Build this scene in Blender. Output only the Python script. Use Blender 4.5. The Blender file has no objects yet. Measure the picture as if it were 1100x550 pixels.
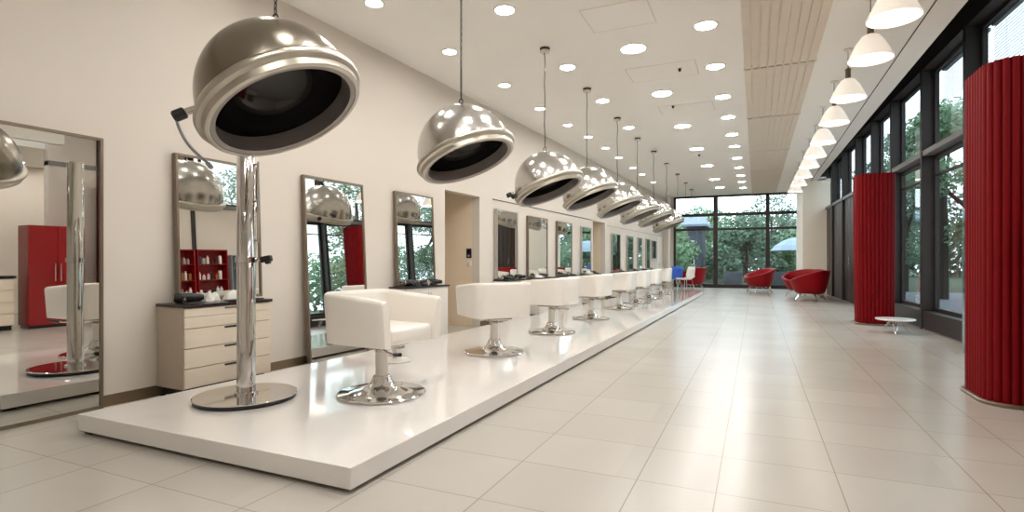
import bpy, bmesh, math, random
from mathutils import Vector, Matrix
random.seed(7)
PI = math.pi
col = bpy.context.scene.collection
sc = bpy.context.scene
ORD = ['first','second','third','fourth','fifth','sixth','seventh','eighth','ninth','tenth','eleventh','twelfth','thirteenth','fourteenth','fifteenth','sixteenth']

# ------------------------------------------------------------------ materials
def lin(c):
    return tuple(((v/255)/12.92 if v/255 <= .04045 else ((v/255+.055)/1.055)**2.4) for v in c)

def mat(name, rgb, rough=.5, metal=0., var=.06, scale=6., bump=0., bscale=80., spec=.5, coat=0., stretch=None, aniso=0., sheen=0., rvar=0.):
    m = bpy.data.materials.new(name); m.use_nodes = True
    nt = m.node_tree; N = nt.nodes; L = nt.links
    b = N['Principled BSDF']
    c = lin(rgb)
    tc = N.new('ShaderNodeTexCoord')
    src = tc.outputs['Object']
    if stretch:
        mp = N.new('ShaderNodeMapping'); mp.inputs['Scale'].default_value = stretch
        L.new(src, mp.inputs['Vector']); src = mp.outputs['Vector']
    no = N.new('ShaderNodeTexNoise'); no.inputs['Scale'].default_value = scale; no.inputs['Detail'].default_value = 4
    L.new(src, no.inputs['Vector'])
    mx = N.new('ShaderNodeMix'); mx.data_type = 'RGBA'
    mx.inputs[6].default_value = tuple(v*(1-var) for v in c)+(1,)
    mx.inputs[7].default_value = tuple(min(1, v*(1+var)) for v in c)+(1,)
    L.new(no.outputs['Fac'], mx.inputs[0]); L.new(mx.outputs[2], b.inputs['Base Color'])
    b.inputs['Roughness'].default_value = rough; b.inputs['Metallic'].default_value = metal
    b.inputs['Specular IOR Level'].default_value = spec
    b.inputs['Coat Weight'].default_value = coat; b.inputs['Coat Roughness'].default_value = .08
    b.inputs['Sheen Weight'].default_value = sheen
    if rvar:
        mr = N.new('ShaderNodeMapRange'); mr.inputs[3].default_value = max(0, rough-rvar); mr.inputs[4].default_value = rough+rvar
        L.new(no.outputs['Fac'], mr.inputs[0]); L.new(mr.outputs[0], b.inputs['Roughness'])
    if bump:
        n2 = N.new('ShaderNodeTexNoise'); n2.inputs['Scale'].default_value = bscale; n2.inputs['Detail'].default_value = 3
        L.new(src, n2.inputs['Vector'])
        bp = N.new('ShaderNodeBump'); bp.inputs['Strength'].default_value = bump; bp.inputs['Distance'].default_value = .01
        L.new(n2.outputs['Fac'], bp.inputs['Height']); L.new(bp.outputs['Normal'], b.inputs['Normal'])
    return m

def emis(name, rgb, strength, base=None):
    m = bpy.data.materials.new(name); m.use_nodes = True
    b = m.node_tree.nodes['Principled BSDF']
    b.inputs['Base Color'].default_value = lin(base or rgb)+(1,)
    b.inputs['Emission Color'].default_value = lin(rgb)+(1,)
    b.inputs['Emission Strength'].default_value = strength
    b.inputs['Roughness'].default_value = .4
    return m

def glassmat(name, tint=(235,243,245), refl=.9):
    m = bpy.data.materials.new(name); m.use_nodes = True
    nt = m.node_tree; N = nt.nodes; L = nt.links
    N.remove(N['Principled BSDF']); out = N['Material Output']
    t = N.new('ShaderNodeBsdfTransparent'); t.inputs[0].default_value = lin(tint)+(1,)
    g = N.new('ShaderNodeBsdfGlossy'); g.inputs['Roughness'].default_value = .01; g.inputs[0].default_value = (refl,)*3+(1,)
    f = N.new('ShaderNodeFresnel'); geo = N.new('ShaderNodeNewGeometry'); mr = N.new('ShaderNodeMapRange')
    mr.inputs[3].default_value = 1.45; mr.inputs[4].default_value = 1/1.45
    L.new(geo.outputs['Backfacing'], mr.inputs[0]); L.new(mr.outputs[0], f.inputs['IOR'])
    mx = N.new('ShaderNodeMixShader')
    L.new(f.outputs[0], mx.inputs[0]); L.new(t.outputs[0], mx.inputs[1]); L.new(g.outputs[0], mx.inputs[2]); L.new(mx.outputs[0], out.inputs[0])
    return m

def tilemat():
    m = mat('floor_tile', (184,178,169), .25, var=.05, scale=1.3, rvar=.05, spec=.65)
    nt = m.node_tree; N = nt.nodes; L = nt.links; b = N['Principled BSDF']
    tc = N.new('ShaderNodeNewGeometry'); sp = N.new('ShaderNodeSeparateXYZ'); L.new(tc.outputs['Position'], sp.inputs[0])
    def M(op, a, bb=None, c=None):
        n = N.new('ShaderNodeMath'); n.operation = op
        for i, v in enumerate((a, bb, c)):
            if v is None: continue
            if isinstance(v, (int, float)): n.inputs[i].default_value = v
            else: L.new(v, n.inputs[i])
        return n.outputs[0]
    lines = []
    def line(co, off, per, hw):
        q = M('ADD', co, 1000*per-off); q = M('MODULO', q, per); q = M('SUBTRACT', q, per/2); q = M('ABSOLUTE', q)
        return M('GREATER_THAN', q, per/2-hw)
    for off in (-.57, -.18, .39): lines.append(line(sp.outputs['X'], off, 1.61, .0028))
    lines.append(line(sp.outputs['Y'], 2.86, .54, .0024))
    g = lines[0]
    for l in lines[1:]: g = M('MAXIMUM', g, l)
    src = b.inputs['Base Color'].links[0].from_socket
    # slight tile to tile variation
    fy = M('FLOOR', M('DIVIDE', M('SUBTRACT', sp.outputs['Y'], 2.86), .54))
    fx = M('FLOOR', M('DIVIDE', M('SUBTRACT', sp.outputs['X'], .39), .54))
    wn = N.new('ShaderNodeTexWhiteNoise'); wn.noise_dimensions = '2D'
    cb = N.new('ShaderNodeCombineXYZ'); L.new(fx, cb.inputs[0]); L.new(fy, cb.inputs[1]); L.new(cb.outputs[0], wn.inputs['Vector'])
    hv = N.new('ShaderNodeHueSaturation'); L.new(src, hv.inputs['Color'])
    L.new(M('MULTIPLY_ADD', wn.outputs['Value'], .06, .97), hv.inputs['Value'])
    mx = N.new('ShaderNodeMix'); mx.data_type = 'RGBA'
    L.new(g, mx.inputs[0]); L.new(hv.outputs[0], mx.inputs[6]); mx.inputs[7].default_value = lin((148,137,124))+(1,)
    L.new(mx.outputs[2], b.inputs['Base Color'])
    return m

M = dict(
 wall=mat('wall_paint', (222,213,202), .6, var=.015, scale=2, bump=.02, bscale=200),
 ceil=mat('ceiling_paint', (250,247,241), .7, var=.012, scale=2),
 passage=mat('passage_paint', (240,222,196), .6, var=.02, scale=2),
 pier=mat('pier_plaster', (248,238,222), .6, var=.02, scale=2),
 floor=tilemat(),
 platform=mat('white_lacquer', (236,232,228), .07, var=.01, scale=1.5, coat=.4),
 black=mat('black_plastic', (24,23,24), .35, var=.1),
 blackgloss=mat('black_liner', (26,23,23), .1, var=.15, scale=9, coat=.5),
 chrome=mat('chrome', (214,212,210), .07, 1., var=.03, scale=3),
 satin=mat('satin_steel', (196,190,182), .24, 1., var=.06, scale=12, rvar=.06),
 nickel=mat('lacquered_nickel', (142,134,122), .24, 1., var=.05, scale=2, rvar=.04),
 alu=mat('brushed_aluminium', (190,188,184), .22, 1., var=.14, scale=14, rvar=.08, bump=.05, bscale=60),
 rim=mat('rim_steel', (192,186,174), .32, 1., var=.05),
 band=mat('grey_band', (150,142,138), .4, .6, var=.05),
 vinyl=mat('cream_vinyl', (244,238,229), .28, var=.015, scale=3, bump=.03, bscale=30, coat=.15),
 whitesat=mat('white_satin_paint', (236,230,222), .3, var=.01),
 cabfront=mat('pale_ash_veneer', (226,213,194), .38, var=.07, scale=3, stretch=(1,1,14)),
 cabside=mat('taupe_side_panel', (186,172,153), .45, var=.03),
 wenge=mat('dark_top', (38,29,26), .25, var=.2, scale=9, stretch=(1,6,6)),
 bronze=mat('brushed_bronze', (124,108,92), .35, .7, var=.1, scale=6),
 frame=mat('mirror_frame_metal', (132,118,102), .38, .6, var=.1, scale=8),
 framedark=mat('mirror_frame_dark', (74,64,56), .4, .5, var=.1),
 framesilver=mat('mirror_frame_silver', (190,186,180), .3, .8, var=.06),
 mirror=mat('mirror_silver', (226,226,222), .008, 1., var=.004),
 base=mat('baseboard_metal', (140,120,98), .3, .6, var=.12, scale=5),
 winmetal=mat('anthracite_frame', (48,42,40), .5, .2, var=.08, scale=3),
 winlight=mat('grey_frame_strip', (128,126,126), .45, .4, var=.05),
 panel=mat('dark_brown_panel', (58,46,42), .45, var=.25, scale=4, stretch=(6,6,.5)),
 glass=glassmat('window_glass'),
 red=mat('red_fabric', (118,2,9), .6, var=.12, scale=14, bump=.03, bscale=150, spec=.15),
 redvelvet=mat('red_upholstery', (142,3,14), .5, var=.1, scale=10, spec=.2),
 redlacq=mat('red_lacquer', (140,16,22), .25, var=.08),
 grille=mat('grille_metal', (226,214,198), .55, var=.05),
 grilledark=mat('grille_gap', (170,158,144), .6, var=.05),
 towel=mat('white_towel', (238,234,226), .9, var=.06, scale=30, bump=.6, bscale=220),
 blue=mat('blue_shell', (38,92,190), .35, var=.05),
 bulb=emis('downlight_diffuser', (255,252,247), 86.),
 bulbwall=emis('wall_downlight_diffuser', (255,252,247), 48.),
 shade=emis('opal_glass_shade', (255,238,218), .33, (250,246,240)),
 lampdisc=emis('pendant_diffuser', (255,244,228), 7.),
 socket=mat('brown_lamp_socket', (84,70,52), .4, .4, var=.1),
 cord=mat('dark_cord', (44,38,34), .5, var=.1),
 canopyw=mat('canopy_white', (222,214,202), .4, var=.02),
 bark=mat('bark', (70,58,48), .9, var=.3, scale=12),
 leaf1=mat('leaf_mid', (106,134,96), .6, var=.45, scale=1.2),
 leaf2=mat('leaf_dark', (92,116,92), .6, var=.45, scale=1.2),
 leaf3=mat('leaf_pale', (138,150,112), .6, var=.4, scale=1.2),
 pave=mat('outdoor_paving', (112,115,120), .7, var=.1, scale=2),
 lawn=mat('lawn', (62,78,52), .9, var=.3, scale=3),
 brickdark=mat('dark_render', (74,78,88), .7, var=.15, scale=3),
 roofgrey=mat('zinc_roof', (120,132,146), .45, .3, var=.1),
 canvas=mat('grey_canvas', (150,164,176), .8, var=.06),
 stone=mat('white_marble_top', (240,236,230), .12, var=.02, scale=4),
 amber=mat('amber_plastic', (150,88,40), .25, var=.1),
 greyp=mat('grey_plastic', (160,160,162), .3, var=.05),
 screen=mat('dark_screen', (26,34,48), .15, var=.1),
 blind=mat('white_blind_slat', (226,228,232), .5, var=.02),
)

# ------------------------------------------------------------------ geometry helpers
class G:
    def __init__(s): s.bm = bmesh.new()
    def _join(s, b2, mtx=None):
        me = bpy.data.meshes.new('t'); b2.to_mesh(me); b2.free()
        if mtx is not None: me.transform(mtx)
        s.bm.from_mesh(me); bpy.data.meshes.remove(me); return s
    def box(s, x0, y0, z0, x1, y1, z1, bev=0., seg=2, mtx=None):
        b = bmesh.new(); bmesh.ops.create_cube(b, size=1)
        for v in b.verts:
            v.co = Vector(((x0+x1)/2+v.co.x*(x1-x0), (y0+y1)/2+v.co.y*(y1-y0), (z0+z1)/2+v.co.z*(z1-z0)))
        if bev: bmesh.ops.bevel(b, geom=list(b.edges), offset=bev, segments=seg, profile=.5, affect='EDGES')
        return s._join(b, mtx)
    def lathe(s, prof, seg=32, mtx=None, closed=False):
        b = bmesh.new(); rings = []
        for r, z in prof:
            if r < 1e-6: rings.append([b.verts.new((0,0,z))])
            else: rings.append([b.verts.new((r*math.cos(2*PI*i/seg), r*math.sin(2*PI*i/seg), z)) for i in range(seg)])
        pairs = list(zip(rings, rings[1:]))
        if closed: pairs.append((rings[-1], rings[0]))
        for a, c in pairs:
            for i in range(seg):
                j = (i+1) % seg
                if len(a) == 1 and len(c) == 1: continue
                if len(a) == 1: f = (a[0], c[i], c[j])
                elif len(c) == 1: f = (a[i], a[j], c[0])
                else: f = (a[i], a[j], c[j], c[i])
                b.faces.new(f)
        bmesh.ops.recalc_face_normals(b, faces=b.faces)
        return s._join(b, mtx)
    def loft(s, rings, cap=True, closed_ring=True, closed_path=False):
        b = bmesh.new(); R = [[b.verts.new(p) for p in r] for r in rings]
        prs = list(zip(R, R[1:]))
        if closed_path: prs.append((R[-1], R[0]))
        for a, c in prs:
            n = len(a)
            for i in range(n if closed_ring else n-1):
                j = (i+1) % n
                b.faces.new((a[i], a[j], c[j], c[i]))
        if cap and not closed_path and closed_ring:
            b.faces.new(list(reversed(R[0]))); b.faces.new(R[-1])
        bmesh.ops.recalc_face_normals(b, faces=b.faces)
        return s._join(b)
    def tube(s, pts, r, seg=8, closed=False):
        pts = [Vector(p) for p in pts]; n = len(pts); rings = []
        prev = None
        for i, p in enumerate(pts):
            a = pts[(i-1) % n] if (closed or i > 0) else p
            c = pts[(i+1) % n] if (closed or i < n-1) else p
            d = (c-a).normalized()
            if prev is None:
                u = d.orthogonal().normalized()
            else:
                u = prev - d*prev.dot(d)
                u = u.normalized() if u.length > 1e-6 else d.orthogonal().normalized()
            prev = u; w = d.cross(u)
            rr = r[i] if isinstance(r, (list, tuple)) else r
            rings.append([p+(u*math.cos(2*PI*k/seg)+w*math.sin(2*PI*k/seg))*rr for k in range(seg)])
        return s.loft(rings, closed_path=closed)
    def prism(s, outline, z0, z1, bev=0.):
        b = bmesh.new(); lo = [b.verts.new((x,y,z0)) for x,y in outline]; f = b.faces.new(lo)
        r = bmesh.ops.extrude_face_region(b, geom=[f])
        for v in r['geom']:
            if isinstance(v, bmesh.types.BMVert): v.co.z = z1
        bmesh.ops.recalc_face_normals(b, faces=b.faces)
        if bev: bmesh.ops.bevel(b, geom=list(b.edges), offset=bev, segments=2, profile=.5, affect='EDGES')
        return s._join(b)
    def poly(s, pts):
        b = bmesh.new(); b.faces.new([b.verts.new(p) for p in pts]); return s._join(b)
    def build(s, name, m, parent=None, loc=None, smooth=True, ang=35):
        me = bpy.data.meshes.new(name); s.bm.to_mesh(me); s.bm.free()
        me.materials.append(M[m] if isinstance(m, str) else m)
        o = bpy.data.objects.new(name, me); col.objects.link(o)
        if smooth:
            me.shade_smooth()
            try: me.set_sharp_from_angle(angle=math.radians(ang))
            except Exception: pass
        if parent: o.parent = parent
        if loc: o.location = loc
        return o

def thing(name, label, cat, loc=(0,0,0), rz=0, group=None):
    o = bpy.data.objects.new(name, None); o.empty_display_size = .1; col.objects.link(o)
    o.location = loc; o.rotation_euler = (0,0,rz)
    return tag(o, label, cat, group)
def tag(o, label, cat, group=None):
    o['label'] = label; o['category'] = cat
    if group: o['group'] = group
    return o
def struct(g, name, m, **k):
    o = g.build(name, m, **k); o['kind'] = 'structure'; return o
def dup(root, loc, label, rz=None, scale=None):
    c = root.copy(); col.objects.link(c); c.location = loc; c['label'] = label
    if rz is not None: c.rotation_euler = (root.rotation_euler[0], root.rotation_euler[1], rz)
    if scale: c.scale = scale
    for ch in list(root.children):
        d = ch.copy(); col.objects.link(d); d.parent = c
        for g in ch.children:
            e = g.copy(); col.objects.link(e); e.parent = d
    return c
def arc(cx, cy, r, a0, a1, n):
    return [(cx+r*math.cos(a0+(a1-a0)*i/n), cy+r*math.sin(a0+(a1-a0)*i/n)) for i in range(n+1)]
def rrect(x0, y0, x1, y1, r, n=6):
    return arc(x1-r,y1-r,r,0,PI/2,n)+arc(x0+r,y1-r,r,PI/2,PI,n)+arc(x0+r,y0+r,r,PI,1.5*PI,n)+arc(x1-r,y0+r,r,1.5*PI,2*PI,n)

# ------------------------------------------------------------------ layout constants
WA, WB = -4.793, .045                 # left wall: x = WA + WB*y
WROT = -math.atan(WB)
def wx(y): return WA+WB*y
GA, GB = 2.93, -.036                  # glazing inner plane on the right
GROT = -math.atan(GB)
def gx(y): return GA+GB*y
CE = 3.92; YB = 24.5; YF = -3.2; PT = .131

# ------------------------------------------------------------------ room shell
g = G(); g.prism([(-6.8,YF),(5.7,YF),(5.7,7.0),(2.95,7.0),(2.3,YB+.1),(-6.2,YB+.1)], -.1, 0)
struct(g, 'floor', 'floor', smooth=False)
g = G(); g.prism([(-5.2,YF-.2),(5.7,YF-.2),(5.7,.5),(2.12,.5),(2.06,7.3),(1.945,19.3),(1.92,21.4),(2.2,21.4),(2.2,YB+.25),(-4.0,YB+.25)], CE, CE+.12)
struct(g, 'ceiling', 'ceil', smooth=False)
# soffit edge upstand and dark cap above the window head
g = G(); g.prism([(2.12,.4),(2.06,7.3),(1.945,19.3),(1.92,21.5),(2.0,21.5),(2.02,19.3),(2.14,7.3),(2.2,.4)], CE+.12, 5.05)
struct(g, 'ceiling_upstand', 'winmetal', smooth=False)
g = G(); g.prism([(2.0,.4),(3.4,.4),(2.7,21.6),(1.9,21.6)], 5.05, 5.15)
struct(g, 'ceiling_cap', 'winmetal', smooth=False)
# fine dark line along the soffit
g = G(); g.box(1.742,1.,CE-.004,1.756,21.4,CE+.01); struct(g, 'trim_1', 'winmetal', smooth=False)

DOORS = [(7.34,8.42,2.27),(14.67,15.8,2.27)]
def wallseg(y0, y1, z0, z1):
    return [(wx(y0)-.15,y0),(wx(y0),y0),(wx(y1),y1),(wx(y1)-.15,y1)], z0, z1
g = G(); ys = YF
for a, b, h in DOORS:
    o, z0, z1 = wallseg(ys, a, 0, CE+.06); g.prism(o, z0, z1)
    o, z0, z1 = wallseg(a, b, h, CE+.06); g.prism(o, z0, z1); ys = b
o, z0, z1 = wallseg(ys, YB+.2, 0, CE+.06); g.prism(o, z0, z1)
struct(g, 'wall_left', 'wall', smooth=False)
for k, (a, b, h) in enumerate(DOORS):
    X = wx(a)
    g = G(); g.box(X-1.9,b,0,X-.1,b+.1,2.6); g.box(X-1.9,a-.1,0,X-.15,a,2.6); g.box(X-2.0,a-.1,0,X-1.9,b+.1,2.6)
    struct(g, 'wall_passage' if k == 0 else 'wall_alcove', 'passage', smooth=False)
    g = G(); g.box(X-2.0,a-.1,2.6,X-.15,b+.1,2.7); struct(g, 'ceiling_passage' if k == 0 else 'ceiling_alcove', 'ceil', smooth=False)
g = G(); g.box(-4.9,YF-.2,0,5.7,YF,CE+.06); struct(g, 'wall_front', 'wall', smooth=False)
# side bay on the right, seen in the mirrors
g = G(); g.box(5.5,YF,0,5.7,7.1,3.9); struct(g, 'wall_right', 'wall', smooth=False)
g = G(); g.box(2.95,6.98,0,5.5,7.1,5.1); struct(g, 'wall_right_return', 'wall', smooth=False)
g = G(); g.box(2.9,.5,3.2,5.5,6.98,3.3); g.box(2.14,.45,3.2,2.3,4.9,CE); struct(g, 'ceiling_bay', 'ceil', smooth=False)
# pier at the back right
g = G(); g.box(1.49,21.4,0,2.35,YB+.2,CE+.05); struct(g, 'wall_pier', 'pier', smooth=False)
g = G(); g.box(1.9,21.46,CE+.05,2.7,21.7,5.15); struct(g, 'wall_pier_head', 'winmetal', smooth=False)
# back wall frame pieces (lintel over the window and strip beside it)
g = G(); g.box(-4.0,YB+.05,0,-3.27,YB+.2,CE+.05); struct(g, 'wall_back', 'wall', smooth=False)
# baseboards
g = G()
for a, b in [(YF,5.96),(7.0,7.32),(8.44,14.65),(15.82,YB)]:
    g.prism([(wx(a)-.01,a),(wx(a)+.014,a),(wx(b)+.014,b),(wx(b)-.01,b)], 0, .088)
struct(g, 'baseboard_left', 'base', smooth=False)
# thin rail on the wall at door-head height
g = G(); a, b = 8.9, 14.6; g.prism([(wx(a)-.005,a),(wx(a)+.012,a),(wx(b)+.012,b),(wx(b)-.005,b)], 2.268, 2.282)
struct(g, 'trim_2', 'winmetal', smooth=False)
g = G(); a, b = 16., 24.; g.prism([(wx(a)-.005,a),(wx(a)+.012,a),(wx(b)+.012,b),(wx(b)-.005,b)], 2.2, 2.21)
struct(g, 'trim_3', 'grilledark', smooth=False)
g = G(); g.lathe([(0,0),(.05,0),(.05,CE),(0,CE)], 16, Matrix.Translation((-3.42,24.05,0))); struct(g, 'trim_4', 'whitesat')
# far white door on the left wall
o, z0, z1 = wallseg(23.0, 23.9, 0.0, 2.2)
g = G(); g.prism([(wx(23.)-.02,23.),(wx(23.)+.03,23.),(wx(23.9)+.03,23.9),(wx(23.9)-.02,23.9)], 0, 2.15)
d = struct(g, 'door_1', 'whitesat', smooth=False)
g = G(); g.tube([(wx(23.1)+.03,23.1,1.0),(wx(23.1)+.09,23.1,1.0),(wx(23.1)+.09,23.22,1.0)], .012); g.build('door_handle', 'chrome', d)

# ------------------------------------------------------------------ back window wall
bx = [-3.27, -1.56, .44, 2.0]
g = G()
g.box(-3.27,YB,0,2.0,YB+.12,.16); g.box(-3.27,YB,CE-.08,2.0,YB+.12,CE+.05)
for x, w in ((-3.23,.09),(-1.56,.17),(.44,.14),(1.95,.1)): g.box(x-w/2,YB-.03,0,x+w/2,YB+.12,CE)
for z, w in ((3.10,.12),(2.48,.09)): g.box(-3.27,YB-.01,z-w/2,2.0,YB+.1,z+w/2)
w1 = struct(g, 'window_1', 'winmetal', smooth=False)
zs = [.16, 2.48, 3.10, CE-.08]
for i in range(3):
    for j in range(3):
        g = G(); g.box(bx[i]+.05,YB+.055,zs[j]+.03,bx[i+1]-.05,YB+.061,zs[j+1]-.03); g.build('pane', 'glass', w1, smooth=False)

# ------------------------------------------------------------------ right glazing
FY = [5.65,7.45,9.25,11.09,12.99,14.64,16.37,18.21,19.96,21.45]
RG = Matrix.Rotation(GROT, 4, 'Z')
HD = 4.33
def gseg(g, y0, y1, d0, d1, z0, z1):
    g.prism([(gx(y0)+d0,y0),(gx(y0)+d1,y0),(gx(y1)+d1,y1),(gx(y1)+d0,y1)], z0, z1)
g = G(); gseg(g, 4.9, 21.5, .0, .3, HD, 5.06); struct(g, 'trim_5', 'winmetal', smooth=False)        # window head
g = G(); gseg(g, 5.65, 16.4, .015, .24, 0, .31); struct(g, 'trim_6', 'winmetal', smooth=False)     # sill box
g = G(); gseg(g, 4.9, 21.5, .012, .2, 2.90, 2.985); struct(g, 'trim_7', 'winlight', smooth=False)   # transom rail
g = G(); gseg(g, 4.9, 21.5, .008, .03, .0, .02); struct(g, 'baseboard_right', 'winlight', smooth=False)
for i, y in enumerate(FY):
    g = G(); gseg(g, y, y+.085, 0, .2, 0, HD+.02); struct(g, 'trim_%d' % (8+i), 'winmetal', smooth=False)
g = G(); gseg(g, 4.9, 5.65, .03, .2, 0, HD+.02); gseg(g, 5.735, 7.45, .03, .2, .31, 2.9); gseg(g, 5.735, 7.45, .03, .2, 2.985, HD+.02); gseg(g, 7.535, 9.25, .1, .23, .31, 2.9)
struct(g, 'wall_right_panel', 'wall', smooth=False)
for i in range(len(FY)-1):
    if i == 0: continue
    y0, y1 = FY[i]+.085, FY[i+1]
    g = G()
    for (a, b, z0, z1) in ((y0,y1,HD-.06,HD),(y0,y1,2.985,3.05),(y0,y0+.07,2.985,HD),(y1-.05,y1,2.985,HD)):
        gseg(g, a, b, .17, .23, z0, z1)
    dark = FY[i] > 16
    if not dark and i > 1:
        for (a, b, z0, z1) in ((y0,y1,2.83,2.9),(y0,y1,2.55,2.58),(y0,y1,.31,.37),(y0,y0+.07,.31,2.9),(y1-.05,y1,.31,2.9)):
            gseg(g, a, b, .17, .23, z0, z1)
    w = struct(g, 'window_%d' % (i+1), 'winmetal', smooth=False)
    g = G(); gseg(g, y0+.07, y0+.12, .155, .235, .37 if (not dark and i > 1) else 3.05, HD-.06); g.build('frame_strip', 'winlight', w, smooth=False)
    g = G(); gseg(g, y0+.05, y1-.05, .2, .206, 3.05, HD-.06); g.build('pane', 'glass', w, smooth=False)
    if not dark and i > 1:
        g = G(); gseg(g, y0+.05, y1-.05, .2, .206, .37, 2.83); g.build('pane', 'glass', w, smooth=False)
    elif dark:
        g = G(); n = 4
        for k in range(n):
            a = y0+(y1-y0)*k/n; gseg(g, a+.012, a+(y1-y0)/n-.012, .06, .1, .02, 2.9)
        gseg(g, y0, y1, .1, .14, .0, 2.9)
        d = struct(g, 'door_%d' % (i-4), 'panel', smooth=False)
        g = G(); yy = (y0+y1)/2
        g.tube([(gx(yy)+.06,yy,1.0),(gx(yy)+.01,yy,1.0),(gx(yy)+.01,yy,1.25),(gx(yy)+.06,yy,1.25)], .01); g.build('door_handle', 'chrome', d)
# venetian blind behind the upper panes nearest the camera
for i, lab in ((1,'white venetian blind across the upper pane above the near red column'),(2,'white venetian blind over the upper pane left of the near red column')):
    y0, y1 = FY[i]+.13, FY[i+1]-.05
    t = thing('venetian_blind', lab, 'blind', (gx(y0)+.3,y0,HD))
    gg = G(); X0 = gx(y0)+.3
    zz = 3.08 if i == 1 else 3.75
    while zz < 4.26:
        gg.prism([(gx(y0)+.288-X0,0),(gx(y0)+.294-X0,0),(gx(y1)+.294-X0,y1-y0),(gx(y1)+.288-X0,y1-y0)], zz-HD, zz-HD+.012); zz += .04
    gg.build('slats', 'blind', t, smooth=False)
    gg = G(); gg.prism([(gx(y0)+.26-X0,0),(gx(y0)+.32-X0,0),(gx(y1)+.32-X0,y1-y0),(gx(y1)+.26-X0,y1-y0)], -.06, -.01); gg.build('head_rail', 'winlight', t, smooth=False)
    for f in (.2,.8):
        yy = (y1-y0)*f; xx = gx(y0+yy)+.3-X0
        gg = G(); gg.tube([(xx,yy,-.02),(xx,yy,(3.08 if i == 1 else 3.75)-HD)], .003, 5); gg.build('ladder_cord', 'whitesat', t)

# ------------------------------------------------------------------ ceiling fittings
def downlight(r, label, bm='bulb'):
    t = thing('downlight', label, 'ceiling light', group='recessed ceiling downlights')
    g = G(); g.lathe([(r,.004),(r,-.006),(r+.012,-.012),(r+.028,-.008),(r+.03,.0),(r+.02,.004)], 32, closed=True); g.build('trim_ring', 'whitesat', t)
    g = G(); g.lathe([(0,-.004),(r*.6,-.0045),(r*1.0,-.003),(r*1.0,.003),(0,.003)], 32); g.build('diffuser', bm, t)
    return t
rows = [
 ('row beside the ceiling grille', .115, [(-.54,6.75),(-.53,8.23),(-.51,9.81),(-.49,11.24),(-.48,12.82),(-.47,14.18),(-.47,15.82),(-.46,17.44),(-.45,19.12),(-.45,20.61),(-.45,22.35)], [(-.56,5.2),(-.57,3.6),(-.58,2.0),(-.6,.4),(-.6,-1.4)]),
 ('row of large lights mid ceiling', .15, [(-1.46,7.1),(-1.42,9.2),(-1.38,11.6),(-1.34,14.1),(-1.3,16.75),(-1.28,19.6),(-1.24,21.9)], [(-1.5,4.9),(-1.52,2.7),(-1.55,.5)]),
 ('row next to the hood canopies', .1, [(-2.53,5.42),(-2.46,7.4),(-2.42,9.2),(-2.41,11.28)], [(-1.9,3.7),(-3.1,4.1),(-1.95,2.0)]),
 ('row running beside the left wall', .085, [(-3.70,6.21),(-3.62,7.75),(-3.58,9.2),(-3.5,10.55),(-3.42,11.75),(-3.37,13.1),(-3.36,14.46),(-3.34,16.2),(-3.33,17.6),(-3.3,19.5)], [(-3.74,4.7),(-3.78,3.2)]),
]
for rn, r, vis, hid in rows:
    proto = None
    for i, (x, y) in enumerate(vis):
        lab = '%s downlight from the front in the %s' % (ORD[i], rn)
        if proto is None: proto = downlight(r, lab, 'bulbwall' if r < .09 else 'bulb'); proto.location = (x,y,CE)
        else: dup(proto, (x,y,CE), lab)
    for x, y in hid:  # unseen downlights added nearer the camera to brighten the room and platform front
        dup(proto, (x,y,CE), 'added fill downlight overhead, out of view before the %s' % rn)
p = downlight(.1, 'round recessed downlight in the low side bay ceiling, seen in the near mirror'); p.location = (3.6,2.2,3.2)
for x, y in ((3.6,4.2),(3.6,6.0),(5.0,3.2),(5.0,5.2),(5.0,6.4)): dup(p, (x,y,3.2), p['label'])

# slotted ceiling grille
t = thing('ceiling_grille', 'long beige slotted air grille set in the white ceiling', 'air grille', (.3,5.,CE))
bands = [8.52,11.48,15.0,18.3]; edges = [5.0]+bands+[24.2]
for a, b in zip(edges, edges[1:]):
    g = G(); n = 9
    g.box(-.45,a-5+.1,-.004,.45,b-5-.1,.004)
    for k in range(n):
        x = -.45+.9*k/n; g.box(x+.004,a-5+.1,-.016,x+.1-.01,b-5-.1,-.004)
    g.build('slat_panel', 'grille', t, smooth=False)
for bnd in bands:
    g = G(); g.box(-.45,bnd-5-.1,-.014,.45,bnd-5-.03,.004); g.box(-.45,bnd-5+.03,-.014,.45,bnd-5+.1,.004)
    for k in range(10): g.box(-.45+k*.1-.012+.0,bnd-5-.03,-.014,-.45+k*.1+.012,bnd-5+.03,.004)
    bb = g.build('cross_band', 'grille', t, smooth=False)
    g = G(); g.box(-.45,bnd-5-.03,-.003,.45,bnd-5+.03,.003); g.build('slot_backing', 'grilledark', bb, smooth=False)

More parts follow.
